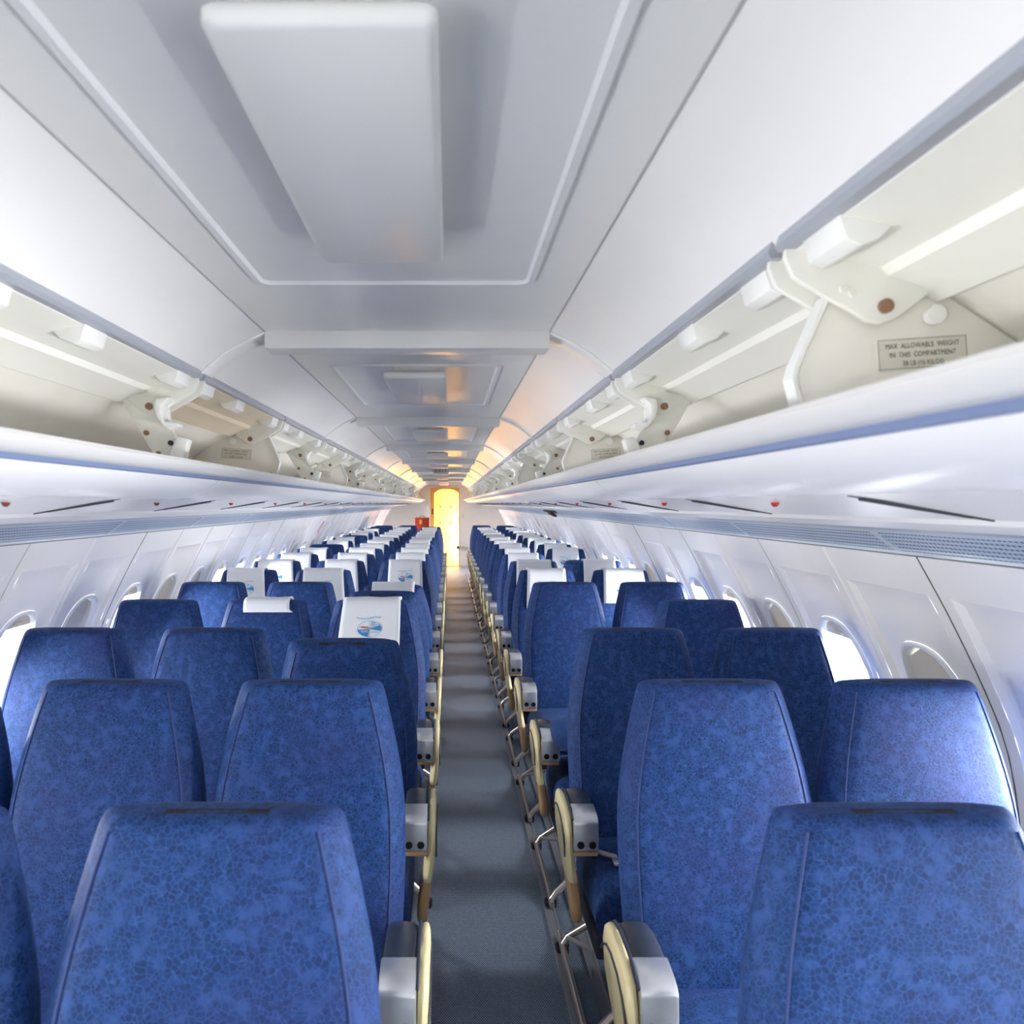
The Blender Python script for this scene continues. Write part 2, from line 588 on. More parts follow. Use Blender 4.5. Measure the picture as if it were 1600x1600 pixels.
def rect_pts(y, hy, z0, z1, N=12):
    pts = []
    for i in range(N): pts.append((y - hy + 2 * hy * i / N, z0))
    for i in range(N): pts.append((y + hy, z0 + (z1 - z0) * i / N))
    for i in range(N): pts.append((y + hy - 2 * hy * i / N, z1))
    for i in range(N): pts.append((y - hy, z1 - (z1 - z0) * i / N))
    return pts


def hole_pts(y, rect, zc, a, b, p=2.8):
    out = []
    hy = max(abs(q[0] - y) for q in rect)
    for (py, pz) in rect:
        dy, dz = (py - y) / hy, (pz - zc) / (max(abs(q[1] - zc) for q in rect if (q[1] - zc) * (pz - zc) >= 0) or 1)
        m = (abs(dy) ** p + abs(dz) ** p) ** (1 / p)
        out.append((y + a * dy / m, zc + b * dz / m))
    return out


def strip(mb, s, ya, yb, zs, off=0.0):
    vs, fs = [], []
    for z in zs:
        vs += [W(s, ya, z, off), W(s, yb, z, off)]
    for i in range(len(zs) - 1):
        fs.append((2 * i, 2 * i + 1, 2 * i + 3, 2 * i + 2))
    mb.add(vs, fs)


SHADE = {1: {}, -1: {}}
for s in (1, -1):
    for i in range(60):
        SHADE[s][i] = random.choice([0.12, 0.12, 0.15, 0.5, 1.0, 0.12])
n_win = 1
for s in (1, -1):
    mb = MB()
    ys = WIN_C[s]
    strip(mb, s, -1.2, ys[0] - WIN_P / 2, ZALL)
    strip(mb, s, ys[-1] + WIN_P / 2, Y1, ZALL)
    for y in ys:
        strip(mb, s, y - WIN_P / 2, y - 0.215, ZALL)
        strip(mb, s, y + 0.215, y + WIN_P / 2, ZALL)
        strip(mb, s, y - 0.215, y + 0.215, ZL)
        strip(mb, s, y - 0.215, y + 0.215, ZU)
        r0 = rect_pts(y, 0.215, 0.585, 1.285)
        r1 = rect_pts(y, 0.198, 0.60, 1.268)
        h0 = hole_pts(y, r1, ZC, HWD + 0.018, HH + 0.018)
        rings = [[W(s, a, b, 0.0) for a, b in r0], [W(s, a, b, 0.016) for a, b in r1]]
        for t in (0.25, 0.5, 0.75, 1.0):
            rings.append([W(s, a + (c - a) * t, b + (d - b) * t, 0.016) for (a, b), (c, d) in zip(r1, h0)])
        mb.rings(rings, cap=False)
    o = mb.build('wall_left' if s < 0 else 'wall_right', M['wall'], smooth=35, normals=False)
    tag(o, kind='structure')
    # panel seams and ribs
    mb = MB(); mr = MB(); ml = MB()
    for j, y in enumerate(ys):
        yb = y + WIN_P / 2
        zz = [0.3 + (1.385 - 0.3) * q / 24 for q in range(25)]
        if j % 2 == 0:
            rs = [[W(s, yb - 0.0022, z, -0.0015), W(s, yb + 0.0022, z, -0.0015), W(s, yb + 0.0022, z, 0.004), W(s, yb - 0.0022, z, 0.004)] for z in zz]
            (mb if j % 6 == (4 if s > 0 else 2) else ml).rings(rs)
        else:
            rs = [[W(s, yb - 0.018, z, 0.002), W(s, yb - 0.013, z, -0.005), W(s, yb + 0.013, z, -0.005), W(s, yb + 0.018, z, 0.002)] for z in zz]
            mr.rings(rs, cap=False, closed=False)
    tag(mb.build('trim_%d' % n_trim, M['seam'], smooth=40), kind='structure'); n_trim += 1
    tag(mr.build('trim_%d' % n_trim, M['wall'], smooth=40), kind='structure'); n_trim += 1
    tag(ml.build('trim_%d' % n_trim, M['seam_light'], smooth=40), kind='structure'); n_trim += 1
    # windows
    for j, y in enumerate(ys):
        if y < -0.4 or y > 18.9:
            fr = 1.0
        else:
            fr = SHADE[s][j]
        if s == 1:
            fr = {5: 1.0, 6: 0.14, 7: 1.0, 8: 0.12, 9: 0.12, 4: 0.12, 3: 0.12, 2: 0.12, 1: 0.12}.get(j, fr)
        else:
            fr = {7: 0.12, 8: 0.55, 9: 0.12, 10: 0.75, 11: 0.6, 6: 0.4, 5: 0.4, 4: 0.5, 3: 0.4, 2: 0.5}.get(j, fr)
        if y < 0:
            fr = 1.0
        rect = rect_pts(y, 0.198, 0.60, 1.268)
        ho = hole_pts(y, rect, ZC, HWD + 0.018, HH + 0.018)
        hi = hole_pts(y, rect, ZC, HWD, HH)
        tl = tag(MB().build('window_%d' % n_win, M['frame']), kind='structure') if False else None
        mb = MB()
        rs = [[W(s, a, b, 0.017) for a, b in ho], [W(s, a, b, 0.006) for a, b in hole_pts(y, rect, ZC, HWD + 0.014, HH + 0.014)],
              [W(s, a, b, 0.006) for a, b in hole_pts(y, rect, ZC, HWD + 0.004, HH + 0.004)], [W(s, a, b, 0.016) for a, b in hi],
              [W(s, a, b, 0.075) for a, b in hi]]
        mb.rings(rs, cap=False)
        fo = mb.build('window_%d' % n_win, M['frame'], smooth=50, normals=False)
        state = 'with its beige shade down' if fr > 0.9 else ('with its shade half down' if fr > 0.3 else 'with its shade up')
        tag(fo, 'rounded cabin window %s, %s on the %s side' % (state, ORD[j + 1], SIDE[s]), kind='structure')
        n_win += 1
        # pane
        mb = MB()
        hp = hole_pts(y, rect, ZC, HWD, HH)
        mb.add([W(s, a, b, 0.07) for a, b in hp] + [W(s, a, b, 0.074) for a, b in hp], [tuple(range(len(hp))), tuple(range(2 * len(hp) - 1, len(hp) - 1, -1))])
        mb.build('pane', M['glass'], fo)
        # shade
        zb = ZC + HH - 2 * HH * min(fr, 0.985)
        mb = MB()
        zt = ZC + HH + 0.004
        zz = [zb + (zt - zb) * q / 8 for q in range(9)]
        rs = []
        for z in zz:
            kz = min(1, abs(z - ZC) / HH)
            w = HWD * (max(0.0, 1 - kz ** 2.8)) ** (1 / 2.8) + 0.003
            rs.append([W(s, y - w, z, 0.026), W(s, y + w, z, 0.026), W(s, y + w, z, 0.031), W(s, y - w, z, 0.031)])
        mb.rings(rs)
        sh = mb.build('window_shade', M['shade'], fo, smooth=30)
        mb = MB()
        mb.rings([[W(s, y - 0.025, z, 0.018), W(s, y + 0.025, z, 0.018), W(s, y + 0.025, z, 0.027), W(s, y - 0.025, z, 0.027)] for z in (zb + 0.004, zb + 0.02)])
        mb.build('shade_handle', M['shade'], sh, bevel=0.003)
        if fr < 0.9:
            hgt = 2 * HH * (1 - fr)
            zc = ZC - HH + hgt / 2
            area('window_daylight', W(s, y, zc, 0.13), (-s, 0, 0.05), 0.27, hgt + 0.02, WIN_W * (1 - fr))

# outer skin behind the linings keeps the roof and lower flanks light-tight
mb = MB()
for s in (-1, 1):
    mb.prism([(1.322, 1.355), (1.345, 1.355), (1.10, 1.75), (0.60, 2.12), (0.0, 2.2), (0.0, 2.18), (0.59, 2.10), (1.085, 1.74)], Y0, Y1, s, XC)
tag(mb.build('trim_%d' % n_trim, M['shell']), kind='structure'); n_trim += 1

# forward end behind the camera: bulkhead with the open doorways either side
mb = MB(); mb.box(XC - 1.6, XC + 1.6, Y0 - 0.05, Y0, -0.05, 2.2)
tag(mb.build('wall_front', M['bulkhead']), kind='structure')
mb = MB()
for s in (-1, 1):
    mb.prism([(1.48, 0), (1.58, 0), (1.58, 2.1), (1.30, 2.1), (1.30, 1.9), (1.48, 1.7)], Y0, Y0 + 0.22, s, XC)
    mb.prism([(1.48, 1.86), (1.58, 1.86), (1.58, 2.1), (1.30, 2.1), (1.30, 1.9)], Y0, -1.2, s, XC)
    mb.prism([(1.30, 1.36), (1.58, 1.36), (1.58, 2.1), (1.2, 2.1)], -1.3, -1.2, s, XC)
    mb.prism([(0.58, 1.88), (1.32, 1.86), (1.32, 1.90), (0.58, 1.92)], Y0, -0.02, s, XC)
    mb.prism([(0.50, 1.605), (0.70, 1.54), (1.3, 1.46), (1.32, 1.90), (0.58, 1.90), (0.566, 1.88)], -0.03, -0.004, s, XC)
tag(mb.build('trim_%d' % n_trim, M['bulkhead']), 'surrounds of the open forward doorways', kind='structure'); n_trim += 1

# ------------------------------------------------------------------ rear bulkhead, vestibule, door
DX0, DX1, DH = -0.458, 0.242, 1.905
mb = MB()
mb.box(XC - 1.6, DX0, Y1, Y1 + 0.06, 0, 2.2)
mb.box(DX1, XC + 1.6, Y1, Y1 + 0.06, 0, 2.2)
mb.box(DX0, DX1, Y1, Y1 + 0.06, DH, 2.2)
tag(mb.build('wall_back', M['bulkhead']), kind='structure')
mb = MB()
mb.box(DX0, DX0 + 0.09, Y1 - 0.01, Y1 + 0.5, 0, DH)
mb.box(DX1 - 0.012, DX1, Y1 - 0.01, Y1 + 0.3, 0, DH)
arch = [(-0.38, DH)] + [(DX0 + 0.09 + (DX1 - 0.012 - DX0 - 0.09) * q / 12, DH - 0.03 - 0.10 * abs(q / 6 - 1) ** 3) for q in range(13)] + [(DX1 - 0.012, DH)]
n = len(arch)
mb.prism(arch, Y1 - 0.01, Y1 + 0.12, 1, 0)
tag(mb.build('trim_%d' % n_trim, M['amber']), 'amber door surround of the rear doorway', kind='structure'); n_trim += 1
mb = MB(); mb.box(-1.0, 1.2, Y1 + 0.06, 21.3, -0.06, 0.0); mb.box(DX0, DX1, Y1 - 0.12, Y1 + 0.06, 0, 0.012)
tag(mb.build('floor_vestibule', M['amber']), kind='structure')
mb = MB()
mb.box(-1.0, -0.96, Y1 + 0.06, 21.3, 0, 2.1); mb.box(-1.0, 1.2, 21.26, 21.3, 0, 2.1); mb.box(-1.0, 1.2, Y1 + 0.06, 21.3, 2.0, 2.04)
mb.box(1.16, 1.2, Y1 + 0.06, 21.3, 0, 2.1)
tag(mb.build('wall_vestibule', M['bulkhead']), kind='structure')
mb = MB()
dp = [(-0.42, 0.01), (0.30, 0.01), (0.30, 1.72)] + [(0.30 - 0.72 * q / 12, 1.72 + 0.20 * (1 - abs(q / 6 - 1) ** 2.5)) for q in range(1, 12)] + [(-0.42, 1.72)]
mb.prism(dp, 20.9, 20.96, 1, 0)
dr = mb.build('door_1', M['yellow'], bevel=0.01)
tag(dr, 'bright yellow rear door at the end of the aisle', kind='structure')
for x in (-0.225, 0.045):
    for z in (1.44, 1.02):
        mb = MB(); mb.box(x - 0.028, x + 0.028, 20.885, 20.90, z - 0.024, z + 0.024)
        mb.box(x - 0.018, x + 0.018, 20.875, 20.886, z - 0.014, z + 0.012, 1)
        mb.build('door_fitting', [M['steel'], M['lock']], dr, bevel=0.003)
mb = MB(); mb.box(0.03, 0.06, 20.87, 20.90, 0.66, 0.675); mb.build('door_latch', M['lock'], dr)
# small fittings on the bulkhead
mb = MB(); mb.box(-0.425, -0.395, Y1 - 0.03, Y1 - 0.009, 1.26, 1.40); mb.box(-0.418, -0.402, Y1 - 0.045, Y1 - 0.029, 1.30, 1.36)
tag(mb.build('door_handle_plate', M['lock'], bevel=0.004), 'narrow dark handle plate on the amber jamb of the rear doorway', 'handle')
mb = MB(); mb.box(0.31, 0.345, Y1 - 0.012, Y1, 1.16, 1.30)
sg = tag(mb.build('wall_sign', M['placard']), 'small upright sign on the grey bulkhead beside the rear door', 'sign')
mb = MB()
for q in range(6):
    mb.box(0.318, 0.337, Y1 - 0.0135, Y1 - 0.0119, 1.175 + q * 0.02, 1.184 + q * 0.02)
mb.build('lettering', M['ink_black'], sg)
mb = MB(); mb.box(0.18, 0.24, Y1 - 0.20, Y1 - 0.012, 0.42, 0.50); mb.cyl((0.21, Y1 - 0.21, 0.46), (0, 1, 0), 0.03, 0.03)
tag(mb.build('hold_back_latch', M['lock'], bevel=0.006), 'dark hold-back latch low on the rear door frame', 'latch')


# signs over the aisle
def sign(name, y, z, w, h, body, size, label, ink):
    mb = MB(); mb.box(XC - w / 2, XC + w / 2, y - 0.012, y, z - h / 2, z + h / 2)
    o = tag(mb.build(name, M['placard'], bevel=0.002), label, 'sign')
    m2 = MB()
    vs, fs = text2d(body, size)
    m2.add([(XC + v[0], y - 0.0135, z + v[1]) for v in vs], fs)
    m2.build('lettering', ink, o, normals=False)
    return o


sign('exit_sign', BEAMS[5] - 0.002, 1.965, 0.22, 0.052, 'E X I T', 0.055, 'small EXIT sign on a ceiling beam far down the aisle', M['ink_black'])
mb = MB(); mb.box(XC - 0.14, XC + 0.14, Y1 - 0.014, Y1, 1.935, 1.975)
o = tag(mb.build('lettered_strip', M['placard']), 'small lettered strip above the rear doorway', 'sign')
mb = MB()
for q in range(9):
    mb.box(XC - 0.12 + q * 0.027, XC - 0.12 + q * 0.027 + 0.017, Y1 - 0.0155, Y1 - 0.0139, 1.945 + 0.004 * (q % 2), 1.966 - 0.003 * (q % 3))
mb.build('lettering', M['ink_red'], o)

# red case behind the last aisle seat
t = empty('red_case', (-0.56, 16.65, 0), 'orange-red case standing behind the last three-seat row beside the rear door', 'case')
mb = MB(); mb.box(-0.15, 0.15, -0.15, 0.15, 0, 1.235); mb.build('body', M['red_case'], t, bevel=0.015)
mb = MB(); mb.box(-0.055, 0.005, -0.165, -0.145, 1.10, 1.19); mb.build('latch', M['amber'], t, bevel=0.003)
mb = MB(); mb.tube([(-0.05, 0, 1.23), (-0.05, 0, 1.262), (0.05, 0, 1.262), (0.05, 0, 1.23)], 0.007); mb.build('handle', M['lock'], t, smooth=60)

# ------------------------------------------------------------------ overhead bins
RAILP = [(0.462, 1.612), (0.468, 1.620), (0.484, 1.620), (0.505, 1.612), (0.516, 1.602), (0.514, 1.594), (0.500, 1.592), (0.474, 1.600)]
STRIPP = [(0.500, 1.592), (0.512, 1.594), (0.5185, 1.5875), (0.514, 1.5835), (0.504, 1.585)]
VAL = [(0.508, 1.592), (0.518, 1.580), (0.534, 1.566), (0.558, 1.552), (0.590, 1.542), (0.630, 1.536), (0.680, 1.5335), (0.684, 1.5345), (0.692, 1.548),
       (1.06, 1.560), (1.07, 1.60), (0.60, 1.598), (0.52, 1.600)]
LINER = [(0.575, 1.880), (0.70, 1.853), (0.788, 1.812), (0.90, 1.737), (1.02, 1.64), (1.05, 1.598), (1.08, 1.60), (1.00, 1.75), (0.85, 1.86), (0.70, 1.905), (0.585, 1.925)]
DOORP = [(0.578, 1.868), (0.700, 1.842), (0.706, 1.833), (0.722, 1.836), (0.742, 1.826), (0.785, 1.804), (0.786, 1.796), (0.776, 1.794), (0.735, 1.814), (0.700, 1.824), (0.690, 1.836), (0.578, 1.858)]
PLATE = [(0.565, 1.866), (0.563, 1.850), (0.574, 1.823), (0.612, 1.800), (0.655, 1.776), (0.672, 1.764), (0.690, 1.760), (0.711, 1.767), (0.738, 1.786), (0.756, 1.801), (0.752, 1.815), (0.741, 1.827), (0.707, 1.853), (0.647, 1.863), (0.60, 1.866)]
DIVID = [(0.592, 1.650), (0.582, 1.690), (0.586, 1.706), (0.628, 1.800), (0.645, 1.832), (0.70, 1.842), (0.788, 1.806), (0.90, 1.732), (1.02, 1.635), (1.045, 1.600), (0.60, 1.600)]
LATCH = [(0.772, 1.80), (0.735, 1.735), (0.700, 1.675), (0.668, 1.632), (0.655, 1.618), (0.60, 1.618), (0.594, 1.672), (0.625, 1.700), (0.640, 1.730), (0.648, 1.80), (0.70, 1.842)]
placard_lines = [('MAX  ALLOWABLE  WEIGHT', 0.0098, 0.0105), ('IN  THIS  COMPARTMENT', 0.0098, -0.0015), ('38 LB (16 KILOS)', 0.0098, -0.0135)]
PTEXT = [(text2d(b, sz), dz) for b, sz, dz in placard_lines]


def make_bin(s, tan=False):
    inner = M['bin_tan'] if tan else M['bin']
    dm = M['bin_tan'] if tan else M['bin_door']
    t = empty('overhead_bin', (XC, 0, 0), 'x', 'overhead bin')
    e = 0.003
    mb = MB(); mb.prism(VAL, e, 2.2 - e, s); mb.build('valance', M['valance'], t, smooth=30)
    mb = MB(); mb.prism(RAILP, 0, 2.2, s); r = mb.build('lip_rail', M['rail'], t, smooth=50)
    mb = MB(); mb.prism(STRIPP, 0, 2.2, s); mb.build('rail_shade_strip', M['gap_shade_strip'], r, smooth=50)
    mb = MB(); mb.prism(LINER, 0, 2.2, s); mb.build('liner', inner, t, smooth=30)
    mb = MB(); mb.prism([(0.556, 1.868), (0.560, 1.860), (0.578, 1.860), (0.584, 1.872), (0.584, 1.884), (0.562, 1.884)], 0.012, 1.088, s)
    mb.prism([(0.556, 1.868), (0.560, 1.860), (0.578, 1.860), (0.584, 1.872), (0.584, 1.884), (0.562, 1.884)], 1.112, 2.188, s)
    mb.build('hinge_rail', M['hinge'], t, smooth=40)
    for k in (0, 1):
        b = k * 1.1
        mb = MB(); mb.prism(DOORP, b + 0.02, b + 1.09, s)
        d = mb.build('door', M['bin_tan'] if (tan or (s < 0 and k == 0 and tan is None)) else dm, t, smooth=25)
        mb = MB(); mb.prism(PLATE, b + 1.072, b + 1.084, s); pl = mb.build('end_plate', dm, d, bevel=0.003)
        mb = MB(); mb.prism(PLATE, b + 0.026, b + 0.038, s); mb.build('end_plate', dm, d, bevel=0.003)
        mb = MB(); mb.cyl((s * 0.696, b + 1.069, 1.783), (0, 1, 0), 0.0095, 0.008); mb.build('bolt', M['bolt'], d, smooth=50)
        for bx, bz in ((0.652, 1.800), (0.640, 1.806)):
            mb = MB(); mb.cyl((s * bx, b + 1.070, bz), (0, 1, 0), 0.005, 0.006); mb.build('rivet', dm, d, smooth=50)
        for q in (0.07, 0.42, 0.945):
            mb = MB(); mb.prism([(0.574, 1.861), (0.600, 1.861), (0.640, 1.852), (0.622, 1.832), (0.600, 1.824), (0.582, 1.832)], b + q, b + q + 0.10, s)
            mb.build('hinge_tab', M['bracket'], d, bevel=0.002)
    # divider with the weight placard (middle of the unit)
    mb = MB(); mb.prism(DIVID, 1.092, 1.110, s); dv = mb.build('divider', inner, t, bevel=0.003)
    mb = MB()
    mb.prism([(0.588, 1.600), (0.5885, 1.650), (0.5785, 1.690), (0.583, 1.708), (0.625, 1.802), (0.630, 1.800), (0.588, 1.705), (0.584, 1.690), (0.594, 1.652), (0.60, 1.600)], 1.085, 1.117, s)
    mb.build('edge_flange', M['bracket'], dv)
    for (x, z, r) in ((0.612, 1.642, 0.011), (0.648, 1.642, 0.011)):
        mb = MB(); mb.cyl((s * x, 1.086, z), (0, 1, 0), r, 0.014); mb.cyl((s * x, 1.078, z), (0, 1, 0), r * 0.5, 0.008, mi=1)
        mb.build('stud', [M['bracket'], M['hinge']], dv, smooth=50)
    mb = MB(); mb.cyl((s * 0.770, 1.084, 1.775), (0, 1, 0), 0.013, 0.012); mb.build('stop_button', M['bracket'], dv, smooth=50)
    # placard: tilted plate on the divider face
    R = Matrix.Rotation(math.radians(-4 * s), 3, 'Y')
    c = Vector((s * 0.757, 1.0895, 1.725))
    mb = MB()
    def P(x, z, y): 
        v = R @ Vector((x, 0, z)); return (c.x + v.x, c.y + y, c.z + v.z)
    w, h = 0.060, 0.020
    mb.add([P(-w, -h, 0), P(w, -h, 0), P(w, h, 0), P(-w, h, 0), P(-w, -h, 0.003), P(w, -h, 0.003), P(w, h, 0.003), P(-w, h, 0.003)],
           [(0, 1, 2, 3), (7, 6, 5, 4), (0, 4, 5, 1), (1, 5, 6, 2), (2, 6, 7, 3), (3, 7, 4, 0)])
    pc = mb.build('placard', M['placard'], dv)
    mb = MB()
    for (vs, fs), dz in PTEXT:
        mb.add([P(v[0] * 0.80, v[1] + dz, -0.0006) for v in vs], fs)
    for (xa, xb, za, zb) in ((-w, w, h - 0.0006, h), (-w, w, -h, -h + 0.0006), (-w, -w + 0.0006, -h, h), (w - 0.0006, w, -h, h)):
        mb.add([P(xa, za, -0.0005), P(xb, za, -0.0005), P(xb, zb, -0.0005), P(xa, zb, -0.0005)], [(0, 1, 2, 3)])
    mb.build('lettering', M['ink'], pc, normals=False)
    # latch bracket at the rear end of the unit
    mb = MB(); mb.prism(LATCH, 2.176, 2.192, s); lt = mb.build('latch_bracket', dm, t, bevel=0.003)
    mb = MB(); mb.prism([(0.580, 1.692), (0.606, 1.700), (0.614, 1.690), (0.634, 1.638), (0.630, 1.626), (0.600, 1.626), (0.594, 1.638)], 2.135, 2.178, s)
    mb.build('hook', M['bracket'], lt, bevel=0.004)
    mb = MB(); mb.prism([(0.628, 1.802), (0.662, 1.798), (0.668, 1.776), (0.660, 1.748), (0.640, 1.722), (0.628, 1.716), (0.604, 1.724), (0.606, 1.734), (0.640, 1.736), (0.650, 1.760), (0.648, 1.782)], 2.125, 2.176, s)
    mb.build('curved_catch', M['bracket'], lt, bevel=0.003)
    mb = MB(); mb.cyl((s * 0.628, 2.160, 1.682), (0, 1, 0), 0.0135, 0.03); mb.cyl((s * 0.628, 2.142, 1.682), (0, 1, 0), 0.007, 0.006, mi=1)
    mb.build('lock', [M['rail'], M['lock']], lt, smooth=50)
    for x, z in ((0.705, 1.712), (0.672, 1.655), (0.660, 1.628)):
        mb = MB(); mb.cyl((s * x, 2.174, z), (0, 1, 0), 0.007, 0.008)
        mb.build('bolt', M['bolt'], lt, smooth=50)
    return t


protos = {}
for s in (1, -1):
    protos[(s, 0)] = make_bin(s)
    if s < 0:
        protos[(s, 1)] = make_bin(s, None)
    protos[(s, 2)] = make_bin(s, True)
cache_kids()
for s in (1, -1):
    used = set()
    for i, k in enumerate(range(0, 9)):
        ty = 2 if k == 8 else (1 if (s < 0 and k == 1) else 0)
        p = protos[(s, ty)]
        o = p if ty not in used else copy_tree(p)
        used.add(ty)
        o.location = (XC, 2.2 * k, 0)
        if k == 8:
            o.scale = (1, 1.99 / 2.2, 1)
        extra = {0: 'open white overhead bin', 1: 'open overhead bin with a tan end door', 2: 'open tan overhead bin'}[ty]
        tag(o, '%s above the %s side, %s from the front' % (extra, SIDE[s], ORD[i + 1]), 'overhead bin', 'open overhead bins')

# ------------------------------------------------------------------ service panels, ducts and grilles
PS = [(0.6865, 1.5335), (0.745, 1.5255), (0.82, 1.512), (0.915, 1.495), (0.915, 1.503), (0.82, 1.520), (0.745, 1.534), (0.6935, 1.541)]


def make_psu(s, lens):
    t = empty('service_panel', (XC, 0, 0), 'x', 'service panel')
    mb = MB(); mb.prism(PS, 0.006, 0.804, s); mb.build('panel', M['psu'], t, smooth=30)
    mb = MB(); mb.prism([(0.70, 1.5305), (0.80, 1.5125), (0.912, 1.4935), (0.912, 1.500), (0.80, 1.520), (0.70, 1.538)], -0.002, 0.0055, s); mb.prism([(0.715, 1.5245), (0.80, 1.5105), (0.88, 1.498), (0.88, 1.501), (0.80, 1.516), (0.715, 1.531)], -0.0015, 0.004, s); mb.build('panel_gap_shade', M['gap'], t)  # added dark strips stand in for the shaded gaps between panels
    mb = MB()
    rs = []
    for a in (0, 30, 60, 82):
        ca, sa = math.cos(math.radians(a)) * 0.0085, math.sin(math.radians(a)) * 0.009
        rs.append([(s * 0.752 + ca * math.cos(q * PI / 6), 0.395 + ca * math.sin(q * PI / 6), 1.5225 - sa) for q in range(12)])
    mb.rings(rs)
    mb.build('call_light', M[lens], t, smooth=60)
    return t


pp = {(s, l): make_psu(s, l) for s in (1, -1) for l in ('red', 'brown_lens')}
cache_kids()
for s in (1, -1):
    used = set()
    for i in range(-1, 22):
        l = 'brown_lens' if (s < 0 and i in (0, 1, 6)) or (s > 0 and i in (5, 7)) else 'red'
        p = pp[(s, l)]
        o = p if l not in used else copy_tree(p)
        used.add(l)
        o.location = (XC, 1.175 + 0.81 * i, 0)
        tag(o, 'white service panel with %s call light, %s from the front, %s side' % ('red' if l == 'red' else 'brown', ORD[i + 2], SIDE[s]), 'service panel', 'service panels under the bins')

for s in (1, -1):
    # dark backing seen through panel gaps, outboard duct moulding
    mb = MB(); mb.prism([(0.70, 1.560), (0.93, 1.522), (0.93, 1.510), (0.70, 1.548)], 0.3, Y1, s, XC)
    tag(mb.build('trim_%d' % n_trim, M['gap']), kind='structure'); n_trim += 1
    mb = MB(); mb.prism([(0.917, 1.503), (0.93, 1.486), (0.99, 1.478), (1.10, 1.466), (1.185, 1.460), (1.192, 1.466), (1.185, 1.508), (0.95, 1.535)], 0.0, Y1, s, XC)
    tag(mb.build('trim_%d' % n_trim, M['psu'], smooth=40), kind='structure'); n_trim += 1
    mb = MB(); mb.prism([(1.186, 1.460), (1.196, 1.454), (1.212, 1.457), (1.222, 1.468), (1.20, 1.486)], 0.0, Y1, s, XC)
    tag(mb.build('trim_%d' % n_trim, M['hinge'], smooth=40), kind='structure'); n_trim += 1
    # grilles, 1.05 m sections
    proto = empty('air_grille', (XC, 0, 0), 'x', 'air grille')
    mb = MB(); mb.prism([(1.216, 1.452), (1.298, 1.394), (1.306, 1.402), (1.224, 1.460)], 0.014, 1.036, s); mb.build('perforated_panel', M['grille'], proto)
    mb = MB()
    mb.prism([(1.206, 1.455), (1.219, 1.446), (1.225, 1.459), (1.214, 1.464)], 0, 1.05, s)
    mb.prism([(1.291, 1.397), (1.302, 1.388), (1.310, 1.396), (1.298, 1.404)], 0, 1.05, s)
    for y in (0, 1.036):
        mb.prism([(1.214, 1.450), (1.297, 1.391), (1.303, 1.400), (1.222, 1.458)], y, y + 0.014, s)
    mb.build('grille_frame', M['grille_frame'], proto)
    cache_kids()
    for i in range(20):
        o = proto if i == 0 else copy_tree(proto)
        if s > 0 and i == 8:     # a torn stretch of the grille
            mb = MB()
            random.seed(3)
            for q in range(9):
                y = 0.02 + q * 0.11
                a = random.uniform(0.015, 0.05)
                mb.prism([(1.213, 1.448), (1.223 + a, 1.446 - a * 0.72), (1.231 + a, 1.440 - a * 0.7), (1.210, 1.436)], y, y + 0.085, 1)
            mb.prism([(1.228, 1.433), (1.293, 1.388), (1.288, 1.373), (1.223, 1.408)], 0.40, 0.62, 1)
            tp = mb.build('torn_edge', M['torn'], o)
            tp['label'] = 'dark torn patch in the grille'
        o.location = (XC, (-0.21 if s > 0 else -0.05) + 1.05 * (i + 0.2), 0)
        tag(o, 'perforated air grille above the windows, %s side, %s from the front' % (SIDE[s], ORD[i + 1]), 'air grille', 'air grilles')
# red stickers on the walls
for s, y, z, lab in ((-1, 9.3, 1.25, 'small red sticker on the wall of the three-seat side'), (1, 11.4, 1.25, 'small red sticker on the wall of the two-seat side')):
    mb = MB()
    n = 20
    ring = [(y + 0.05 * math.cos(2 * PI * q / n), z + 0.07 * math.sin(2 * PI * q / n)) for q in range(n)]
    ring2 = [(y + 0.034 * math.cos(2 * PI * q / n), z + 0.054 * math.sin(2 * PI * q / n)) for q in range(n)]
    mb.rings([[W(s, a, b, -0.0005) for a, b in ring], [W(s, a, b, -0.0025) for a, b in ring], [W(s, a, b, -0.0025) for a, b in ring2], [W(s, a, b, -0.0005) for a, b in ring2]], cap=False)
    tag(mb.build('wall_sticker', M['red']), lab, 'sticker')

# ------------------------------------------------------------------ seats
PIV = Vector((0, -0.105, 0.42))
TOPZ = 1.090
PROF = [  # z, half width, thickness
    (0.405, 0.200, 0.100), (0.43, 0.215, 0.125), (0.55, 0.228, 0.135), (0.70, 0.232, 0.135), (0.80, 0.230, 0.130), (0.86, 0.223, 0.124),
    (0.925, 0.212, 0.114), (1.00, 0.195, 0.100), (1.055, 0.181, 0.088), (1.076, 0.175, 0.080), (1.087, 0.169, 0.072)]


def axis_y(z):
    t = (TOPZ - z) / (TOPZ - 0.42)
    return -0.105 * t + 0.012 * math.sin(PI * min(1, max(0, t)))


def prof(z):
    if z <= PROF[0][0]: return PROF[0][1:]
    for a, b in zip(PROF, PROF[1:]):
        if z <= b[0]:
            u = (z - a[0]) / (b[0] - a[0])
            return (a[1] + (b[1] - a[1]) * u, a[2] + (b[2] - a[2]) * u)
    return PROF[-1][1:]


